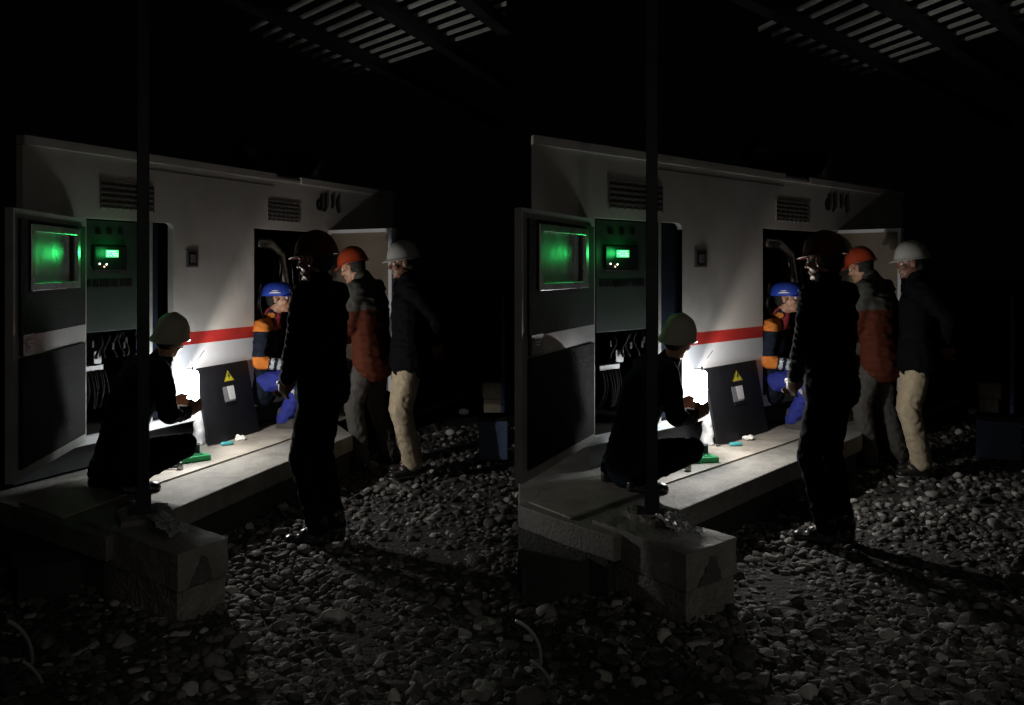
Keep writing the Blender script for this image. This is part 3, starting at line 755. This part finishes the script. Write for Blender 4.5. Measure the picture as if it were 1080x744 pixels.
for b in BAYS:
    enclosure(b)
    # ---- slab the enclosure stands on
    S = .28
    outer = [(64, 552), (112, 567), (176, 540), (290, 492), (345, 470), (372, 459)]
    front = [b.g2(x, y, S) for x, y in outer]
    d, n = wn(b)
    def back(px, o): p = wp(b, px, 0, -o); return (p.x, p.y)
    lx = b.fx(8) if b.off else None
    backs = [back(395, .9), back(30, .9) if not b.off else (b.fx(12) * 6.6, 6.6), b.g2(10, 533, S)]
    t = thing('concrete_slab', 'long concrete slab under the generator enclosure' + b.txt(), 'slab', (*front[0], 0), 0, 'concrete slabs')
    q = MB(); q.prism(front + backs, .155, S); local(t, q).build('slab_top', 'concrete', t, bevel=.008)
    q = MB(); inn = [(x - .03, y + .05) for x, y in front]; q.prism(inn + backs, -.03, .154); local(t, q).build('slab_base', 'concrete_shaded', t)
    q = MB(); q.prism([b.g2(65, 546, .292), b.g2(158, 512, .292), b.g2(290, 468, .292), b.g2(366, 441, .292), back(385, -.02)[:2], wp(b, 60, 0, .02)[:2], b.g2(21, 529, .292)], .281, .292)
    o = q.build('cement_board', 'board', bevel=.003); tag(o, 'pale cement board lying on the slab along the enclosure' + b.txt(), 'board', 'cement boards')
    # low slab piece at the left
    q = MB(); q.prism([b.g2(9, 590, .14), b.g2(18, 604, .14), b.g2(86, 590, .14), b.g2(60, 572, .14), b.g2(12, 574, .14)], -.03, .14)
    o = q.build('paving_slab', 'concrete_shaded', bevel=.01); tag(o, 'low shaded concrete slab at the left end of the long slab' + b.txt(), 'slab', 'low slabs')

    # ---- foreground concrete footing with the post
    A, Bp, Cb = b.G(188, 585, .30), b.G(241, 567, .30), b.G(158, 540, .30)
    L = (Cb - Bp) * 1.25; Dp = A + L; Bk = Bp + L
    fo = thing('concrete_footing', 'rough concrete footing block with dark stain carrying the post' + b.txt(), 'concrete block', (A.x, A.y, 0), 0, 'footing blocks')
    up = MB(); P4 = [A, Bp, Bk, Dp]
    up.hexa([V((p.x, p.y, .125)) for p in P4] + [V((p.x, p.y, .30)) for p in P4])
    me = local(fo, up).mesh('footing_top')
    bm = bmesh.new(); bm.from_mesh(me); bmesh.ops.subdivide_edges(bm, edges=bm.edges, cuts=14, use_grid_fill=True)
    ctr = (A + Bp + Bk + Dp) / 4 - fo.location
    for v in bm.verts:
        pass
    bm.to_mesh(me); bm.free()
    for v in me.vertices:
        w = v.co * 7
        v.co += v.normal * (.009 * noise.noise(w) + .004 * noise.noise(w * 3.1) + .0015 * noise.noise(w * 7))
    o = link('footing_top', me, 'concrete', fo, bevel=.022, seg=3)
    cc = (A + Bp + Bk + Dp) / 4
    ins = [cc + (p - cc) * .955 for p in P4]
    lo = MB(); lo.hexa([V((p.x, p.y, -.03)) for p in ins] + [V((p.x, p.y, .124)) for p in ins])
    me = local(fo, lo).mesh('footing_base'); bm = bmesh.new(); bm.from_mesh(me); bmesh.ops.subdivide_edges(bm, edges=bm.edges, cuts=12, use_grid_fill=True); bm.to_mesh(me); bm.free()
    for v in me.vertices: v.co += v.normal * (.008 * noise.noise(v.co * 11) + .004 * noise.noise(v.co * 30))
    link('footing_base', me, 'mortar', fo)
    # stain on the end face
    e = (Bp - A); e.z = 0; nn_ = V((e.y, -e.x, 0)).normalized()
    q = MB(); prof = [(.20, .135), (.66, .135), (.62, .155), (.63, .18), (.57, .20), (.55, .235), (.49, .258), (.46, .25), (.43, .262), (.40, .225), (.34, .21), (.33, .185), (.26, .17)]
    vs = [A + e * u + nn_ * .013 + V((0, 0, z - .30)) for u, z in prof]; vs2 = [v - nn_ * .012 for v in vs]; m_ = len(vs)
    q.add(vs + vs2, [tuple(range(m_)), tuple(range(m_, 2 * m_))[::-1]] + [(i, (i + 1) % m_, m_ + (i + 1) % m_, m_ + i) for i in range(m_)])
    local(fo, q).build('damp_patch', 'stain', fo, bevel=.004)
    # mortar pad under the post
    pc = b.G(151, 545, .30)
    q = MB(); q.box(pc + V((.02, -.02, .012)), (.26, .30, .036), mtx=Matrix.Rotation(.5, 3, 'Z'))
    me = local(fo, q).mesh('mortar_pad'); bm = bmesh.new(); bm.from_mesh(me); bmesh.ops.subdivide_edges(bm, edges=bm.edges, cuts=10, use_grid_fill=True); bm.to_mesh(me); bm.free()
    for v in me.vertices: v.co += V((noise.noise(v.co * 12), noise.noise(v.co * 12 + V((5, 5, 5))), .5 * noise.noise(v.co * 25))) * .022
    link('mortar_pad', me, 'mortar', fo)
    # crumpled film
    q = MB(); f0 = b.G(178, 557, .335); n1 = 26
    ax = (b.G(192, 568, .335) - b.G(164, 547, .335)); ax.z = 0; ay = V((-ax.y, ax.x, 0)).normalized() * .11
    vs = []
    for i in range(n1):
        for j in range(n1):
            u, w = i / (n1 - 1) - .5, j / (n1 - 1) - .5
            pz = V((u * 5, w * 5, 1.7))
            vs.append(f0 + ax * u * (1 + .3 * noise.noise(pz * .8)) + ay * w * (1.0 + .6 * noise.noise(pz)) + V((0, 0, .012 + .03 * abs(noise.noise(pz * 1.7)) + .012 * noise.noise(pz * 4))))
    q.add(vs, [(i * n1 + j, (i + 1) * n1 + j, (i + 1) * n1 + j + 1, i * n1 + j + 1) for i in range(n1 - 1) for j in range(n1 - 1)])
    o = q.build('plastic_film', 'plastic_film'); so = o.modifiers.new('s', 'SOLIDIFY'); so.thickness = .0015
    tag(o, 'crumpled shiny plastic film on the footing beside the post' + b.txt(), 'plastic', 'plastic films')
    # post
    po = thing('steel_post', 'slim dark square post rising from the concrete footing' + b.txt(), 'post', (pc.x, pc.y, .30), -b.view(150), 'canopy posts')
    q = MB(); q.box((0, 0, 1.67), (.060, .060, 3.34)); q.build('shaft', 'dark_steel', po, bevel=.004)
    q = MB(); q.box((0, 0, .075), (.078, .078, .15)); q.build('sleeve', 'dark_steel', po, bevel=.004)
    q = MB(); q.box((0, 0, .026), (.15, .15, .012)); q.build('base_plate', 'dark_steel', po, bevel=.002)

    # ---- leaning panel
    BL, BR_ = b.G(221, 471, .294), b.G(274, 455, .294)
    TL, TR = b.Y(206.5, 389, wy(206.5) - .11), None
    TR = TL + BR_ - BL
    c_ = (BL + BR_) / 2
    pt = thing('cover_panel', 'black cover panel with warning sticker leaning on the enclosure' + b.txt(), 'panel', c_, 0, 'removed cover panels')
    nrm = (BR_ - BL).cross(TL - BL).normalized()
    if nrm.y > 0: nrm = -nrm
    def pp(u, v, o=0): return (BL * (1 - u) + BR_ * u) * (1 - v) + (TL * (1 - u) + TR * u) * v + nrm * o
    def pq(mb, pts, o0, o1, mi=0):
        a = [pp(u, v, o0) for u, v in pts]; c = [pp(u, v, o1) for u, v in pts]; m_ = len(a)
        mb.add(a + c, [tuple(range(m_)), tuple(range(m_, 2 * m_))[::-1]] + [(i, (i + 1) % m_, m_ + (i + 1) % m_, m_ + i) for i in range(m_)], mi)
    q = MB(); pq(q, [(0, 0), (1, 0), (1, 1), (0, 1)], 0, -.018); plate = local(pt, q).build('plate', 'plate_black', pt, bevel=.003)
    q = MB(); pq(q, [(.47, .765), (.67, .765), (.57, .905)], .0006, .0016, 0); st = local(pt, q).build('warning_sticker', 'sticker_yellow', pt)
    q = MB(); pq(q, [(.575, .87), (.545, .825), (.57, .825), (.555, .785), (.605, .84), (.575, .84), (.60, .87)], .0018, .0024, 0); 
    for (p0, p1) in (((.475, .768), (.665, .768)), ((.665, .768), (.57, .900)), ((.57, .900), (.475, .768))):
        w = .008; cx, cy = .57, .81
        i0 = (p0[0] + (cx - p0[0]) * .10, p0[1] + (cy - p0[1]) * .10); i1 = (p1[0] + (cx - p1[0]) * .10, p1[1] + (cy - p1[1]) * .10)
        pq(q, [p0, p1, i1, i0], .0018, .0024, 0)
    local(pt, q).build('warning_symbol', 'ink', pt)
    q = MB(); pq(q, [(.42, .50), (.62, .50), (.62, .70), (.42, .70)], .0006, .0016, 0); local(pt, q).build('data_label', 'sticker_grey', pt)
    q = MB(); pq(q, [(.515, .52), (.63, .52), (.63, .70), (.50, .70)], .0018, .0026, 0); local(pt, q).build('label_lit_half', 'sticker_white', pt)  # lamp light on the right half of the label, painted as white
    q = MB(); pq(q, [(.42, .455), (.62, .455), (.62, .495), (.42, .495)], .0006, .006, 0); local(pt, q).build('finger_slot', 'black_rubber', pt)

    # ---- work lamp on the slab behind the squatting man
    lp = b.Y(201, 411, 6.46)
    wl = thing('work_lamp', 'small glowing work lamp behind the squatting man' + b.txt(), 'lamp', (lp.x, lp.y, .292), 0, 'work lamps')
    hz_ = lp.z - .292; rot = Matrix.Rotation(-b.view(201), 3, 'Z')
    q = MB(); q.box((0, 0, .008), (.13, .10, .016)); q.box((0, 0, .055), (.12, .07, .08), mtx=rot); q.build('stand', 'dark_steel', wl, bevel=.004)
    q = MB(); q.box(V((0, 0, hz_)), (.105, .08, .26), mtx=rot); q.build('lamp_diffuser', 'lamp_glow', wl, bevel=.03, seg=5)
    q = MB(); q.box(V((0, 0, hz_ + .138)), (.05, .04, .008), mtx=rot); q.build('lamp_cap', 'dark_steel', wl, bevel=.002)
    Sx = b.Y(207, 386, 6.46); A1, A2 = wp(b, 235, wz(235, 347)), wp(b, 333, wz(333, 200))
    u1 = (A2 - Sx).normalized(); pn = (A2 - Sx).cross(A1 - Sx).normalized()
    if pn.z > 0: pn = -pn
    u2 = pn.cross(u1); c0 = Sx - pn * .012
    q = MB(); mt_ = Matrix((u1, u2, pn)).transposed(); q.box(c0 + u1 * .03, (.11, .16, .004), mtx=mt_); q.box(c0 - u1 * .025 - V((0, 0, .012)), (.012, .012, .03))  # added plate that blocks the lamp and draws the shade edge on the wall
    local(wl, q).build('added_shade_plate', 'dark_steel', wl)
    ld = bpy.data.lights.new('work_light', 'POINT'); ld.energy = 30; ld.color = (1., .93, .86); ld.shadow_soft_size = .008
    lo_ = bpy.data.objects.new('work_light', ld); COL.objects.link(lo_); lo_.parent = wl; lo_.location = Sx - wl.location
    # green glow of the display
    gp = wp(b, 118, wz(120, 267), .04)
    gd = bpy.data.lights.new('display_light', 'POINT'); gd.energy = .3; gd.color = (.04, 1., .20); gd.shadow_soft_size = .03
    go = bpy.data.objects.new('display_light', gd); COL.objects.link(go); go.location = gp
    gs = bpy.data.lights.new('display_beam', 'SPOT'); gs.energy = 1.4; gs.color = (.04, 1., .20); gs.spot_size = R(80); gs.spot_blend = .7; gs.shadow_soft_size = .02
    go2 = bpy.data.objects.new('display_beam', gs); COL.objects.link(go2); go2.location = wp(b, 119, wz(120, 267), .012)
    go2.rotation_euler = (b.Y(52, 275, 5.3) - go2.location).to_track_quat('-Z', 'Y').to_euler()
    # faint hand torch behind the camera to the right of each bay
    td = bpy.data.lights.new('torch', 'SPOT'); td.energy = 25; td.color = (1., .95, .86); td.spot_size = R(29); td.spot_blend = 1.; td.shadow_soft_size = .04
    to_ = bpy.data.objects.new('torch', td); COL.objects.link(to_)
    src = V((b.fx(272) * 4 + 1.9, .9, 2.2)); to_.location = src; aim = b.G(325, 655) - src
    to_.rotation_euler = aim.to_track_quat('-Z', 'Y').to_euler()

    sd_ = bpy.data.lights.new('added_fill', 'POINT'); sd_.energy = 8; sd_.color = (1., .95, .86); sd_.shadow_soft_size = .06  # added fill light, brightens the helmet and nearby surfaces
    so_ = bpy.data.objects.new('added_fill', sd_); COL.objects.link(so_); so_.location = V((b.fx(272) * 4 + .9, .6, 1.9))
    # ---- tool case
    cc0 = b.G(196, 486, .293); rz = R(24) - b.view(190)
    tc = thing('tool_case', 'open green plastic tool case on the slab by the squatting man' + b.txt(), 'tool case', cc0, rz, 'tool cases')
    q = MB(); q.box((0, 0, .018), (.27, .19, .036)); q.build('tray', 'green_case', tc, bevel=.006)
    q = MB()
    for i in range(9):
        q.box((-.095 + i * .024, .035, .0385), (.014, .075, .004), mi=0)
    for i in range(6): q.box((-.085 + i * .034, -.045, .0385), (.02, .045, .004), mi=1)
    q.build('tool_set', ['steel', 'green_dark'], tc, bevel=.001)
    lid = MB(); m3 = Matrix.Rotation(R(28), 3, 'X'); lid.box(V((0, .165, .055)), (.24, .17, .022), mtx=m3); lid.build('lid', 'green_case', tc, bevel=.006)
    # ratchet
    rt = b.G(178, 495, .293)
    w_ = thing('ratchet', 'black ratchet wrench lying in front of the green case' + b.txt(), 'wrench', rt, R(-22) - b.view(178), 'ratchets')
    q = MB(); q.limb((-.07, 0, .016), (.02, 0, .014), .014, .009, n=12); q.limb((.02, 0, .014), (.065, 0, .014), .007, .007, n=10); q.build('handle', 'black_rubber', w_, smooth=True)
    q = MB(); q.limb((.075, 0, .004), (.075, 0, .03), .020, .018, n=16); q.limb((.075, 0, .02), (.075, -.0, .042), .008, .008, n=8); q.build('ratchet_head', 'steel', w_, smooth=True)
    sd = b.G(232, 471, .293)
    w_ = thing('screwdriver', 'teal handled screwdriver lying at the foot of the black panel' + b.txt(), 'screwdriver', sd, R(22) - b.view(232), 'screwdrivers')
    q = MB(); q.limb((.02, 0, .016), (.09, 0, .016), .015, .013, n=8); q.build('handle', 'teal', w_, smooth=True)
    q = MB(); q.limb((-.10, 0, .014), (.02, 0, .016), .0035, .0035, n=8); q.build('shank', 'steel', w_, smooth=True)
    # crumpled paper scrap
    q = MB(); q.ell(b.G(253, 462, .31), (.045, .03, .018), n=12)
    me = q.mesh('paper_scrap')
    for v in me.vertices: v.co += v.normal * .018 * noise.noise(v.co * 40)
    o = link('paper_scrap', me, 'paper'); tag(o, 'crumpled white paper scrap under the edge of the panel' + b.txt(), 'paper', 'paper scraps')
    # plastic bag between hand and panel
    q = MB(); bg = b.G(210, 469, .293); n1 = 18; vs = []
    for i in range(n1):
        t = i / (n1 - 1)
        for j in range(20):
            a = 2 * math.pi * j / 20; r = .055 * (1 - .55 * t) * (1 + .35 * noise.noise(V((math.cos(a) * 1.5, math.sin(a) * 1.5, t * 4))))
            vs.append(bg + V((r * math.cos(a) + .0 * t, r * math.sin(a), .245 * t + .012 * noise.noise(V((a, t * 5, 2))))))
    q.rings([vs[i * 20:(i + 1) * 20] for i in range(n1)])
    o = q.build('plastic_bag', 'plastic_bag', smooth=True); tag(o, 'crumpled grey plastic bag standing left of the black panel' + b.txt(), 'bag', 'plastic bags')
    # cream canister in the engine opening
    cn = b.Y(308, 366, wy(308) - .02)
    t = thing('canister', 'cream plastic canister standing behind the sitting man' + b.txt(), 'canister', (cn.x, cn.y, .60), 0, 'canisters')
    q = MB(); rr = [(.0, .04), (.0, .045), (.40, .043), (.43, .04), (.45, .025), (.47, .024)]
    q.rings([[V((r * math.cos(2 * math.pi * i / 20), r * math.sin(2 * math.pi * i / 20), z)) for i in range(20)] for z, r in rr]); q.build('bottle_body', 'cream', t, smooth=True)
    q = MB(); q.limb((0, 0, .472), (0, 0, .49), .028, .026, n=16); q.build('lid', 'cream', t, smooth=True)

    # ---- right-hand edge: blue box, blocks, pipe, stones
    bb = b.G(520, 486, 0)
    wdt = .24 if not b.off else .34
    t = thing('storage_box', 'blue grey storage box on the gravel at the right edge' + b.txt(), 'box', (bb.x + (0 if not b.off else .05), bb.y + .15, 0), -b.view(520), 'storage boxes')
    q = MB(); q.box((0, 0, .16), (wdt, .26, .32)); q.build('box_body', 'blue_box', t, bevel=.008)
    q = MB(); q.box((0, 0, .337), (wdt + .015, .275, .03)); q.build('box_lid', 'black_plastic', t, bevel=.008)
    for i, (x, y, w, h) in enumerate(((519, 440, .19, .17), (519, 424, .22, .17))):
        p = b.G(519, 440, 0) + V((0, .25, .085 + i * .172))
        q = MB(); q.box(p, (w, .2, .168), mtx=Matrix.Rotation(-b.view(519) + .1 * i, 3, 'Z'))
        o = q.build('concrete_brick', 'beige_block', bevel=.008); tag(o, ('lower' if i == 0 else 'upper') + ' beige brick of the pair stacked behind the blue box' + b.txt(), 'brick', 'stacked bricks')
    q = MB(); p = b.G(531, 446, 0); q.tube([p, p + V((0, 0, .7)), p + V((0, 0, 1.3))], .022, 12)
    o = q.build('conduit', 'blue_box', smooth=True); tag(o, 'thin blue grey upright conduit at the right edge' + b.txt(), 'conduit', 'upright conduits')
    p0, p1 = b.G(440, 437, .05), b.G(526, 404, .05)
    q = MB(); q.limb(p0, p1, .035, .035, n=12); o = q.build('concrete_kerb', 'concrete', smooth=True)
    tag(o, 'long grey kerb running away behind the man in white helmet' + b.txt(), 'kerb', 'kerbs')
    for x, y, s in ((475, 456, .028), (489, 434, .035)):
        q = MB(); q.ell(b.G(x, y, .04), (s * 1.5, s, s)); me = q.mesh('white_stone')
        for v in me.vertices: v.co += v.normal * .012 * noise.noise(v.co * 20)
        o = link('white_stone', me, 'white_stone', smooth=False); tag(o, ('nearer' if y > 440 else 'farther') + ' white stone on the dark ground beside the khaki trousers' + b.txt(), 'stone', 'white stones')
    # ---- glossy black hose at the lower left corner
    for i, (cx_, cy_, ra_, a0_, a1_) in enumerate(((-8, 694, 42, 68, -12), (2, 738, 46, 62, -5))):
        q = MB(); q.tube([b.Y(max(8, cx_ + ra_ * math.cos(R(a0_ + (a1_ - a0_) * t))), cy_ - ra_ * math.sin(R(a0_ + (a1_ - a0_) * t)), 3.62 + .12 * t) for t in np.linspace(0, 1, 28)], .0075, 12)
        o = q.build('hose_loop', 'hose_painted_glint', smooth=True)
        tag(o, ('upper' if i == 0 else 'lower') + ' glossy black hose loop in the bottom left corner' + b.txt(), 'hose', 'hose loops')

    # ---- canopy lattice overhead
    ZR = 3.6
    def rp(px, m): Y = (ZR - CH) * F / (m * (px + 237)); return V((b.fx(px) * Y, Y, 0))
    xr = 534 if not b.off else 590
    cp = thing('canopy_lattice', 'roof lattice of pale slats on dark purlins overhead' + b.txt(), 'canopy', (rp(400, .4).x, rp(400, .4).y, ZR), 0, 'canopy lattices')
    Y400 = lambda m: (ZR - CH) * F / (m * 637); mY = lambda Y: (ZR - CH) * F / (Y * 637)
    y_ = 6.38
    while y_ < 9.9:
        m0, m1 = mY(y_), mY(y_ + .08); q = MB(); a_ = (835 - 238) / 257; x0 = (238 + a_ * (257 - 237 * m0)) / (1 + a_ * m0)
        pts = [rp(x0, m0), rp(xr, m0), rp(xr, m1), rp(x0, m1)]; q.prism([(p.x, p.y) for p in pts], ZR + .03, ZR + .05); local(cp, q).build('slat', 'slat_grey', cp)
        y_ += .355
    for xb in (312, 434, 528):
        def bar(py):   # column of the purlin line at row py
            return xb + (835 - xb) * (py - 24) / (HZ - 24)
        ys = [-30]; yy = 130
        while bar(yy) > xr: yy -= 2
        if yy <= -28: continue
        q = MB(); a_ = b.fx(bar(-30)) * 1, (ZR - CH) * F / (HZ + 30); c_ = b.fx(bar(yy)), (ZR - CH) * F / (HZ - yy)
        p0, p1 = V((a_[0] * a_[1], a_[1], 0)), V((c_[0] * c_[1], c_[1], 0)); dd = (p1 - p0).normalized(); sn = V((dd.y, -dd.x, 0)) * .06
        q.prism([tuple((p0 - sn)[:2]), tuple((p1 - sn)[:2]), tuple((p1 + sn)[:2]), tuple((p0 + sn)[:2])], ZR - .07, ZR + .026)
        local(cp, q).build('purlin', 'dark_steel', cp)

# ------------------------------------------------------------------ world, camera, render settings
w = bpy.data.worlds.new('World'); SC.world = w; w.use_nodes = True
bg = w.node_tree.nodes['Background']; bg.inputs['Color'].default_value = (.55, .62, .70, 1); bg.inputs['Strength'].default_value = .0006
cd = bpy.data.cameras.new('Camera'); cam = bpy.data.objects.new('Camera', cd); COL.objects.link(cam)
cam.location = (0, 0, CH); cam.rotation_euler = (R(90), 0, 0)
cd.sensor_width = 36; cd.lens = 36 * F / 1080; cd.shift_y = -(372 - HZ) / 1080; cd.clip_end = 300; cd.clip_start = .05
SC.camera = cam
SC.view_settings.view_transform = 'Standard'; SC.view_settings.look = 'None'; SC.view_settings.gamma = 1; SC.view_settings.exposure = 0
SC.cycles.use_denoising = True
try: SC.cycles.denoiser = 'OPENIMAGEDENOISE'
except Exception: pass
SC.cycles.max_bounces = 6; SC.cycles.sample_clamp_indirect = 3
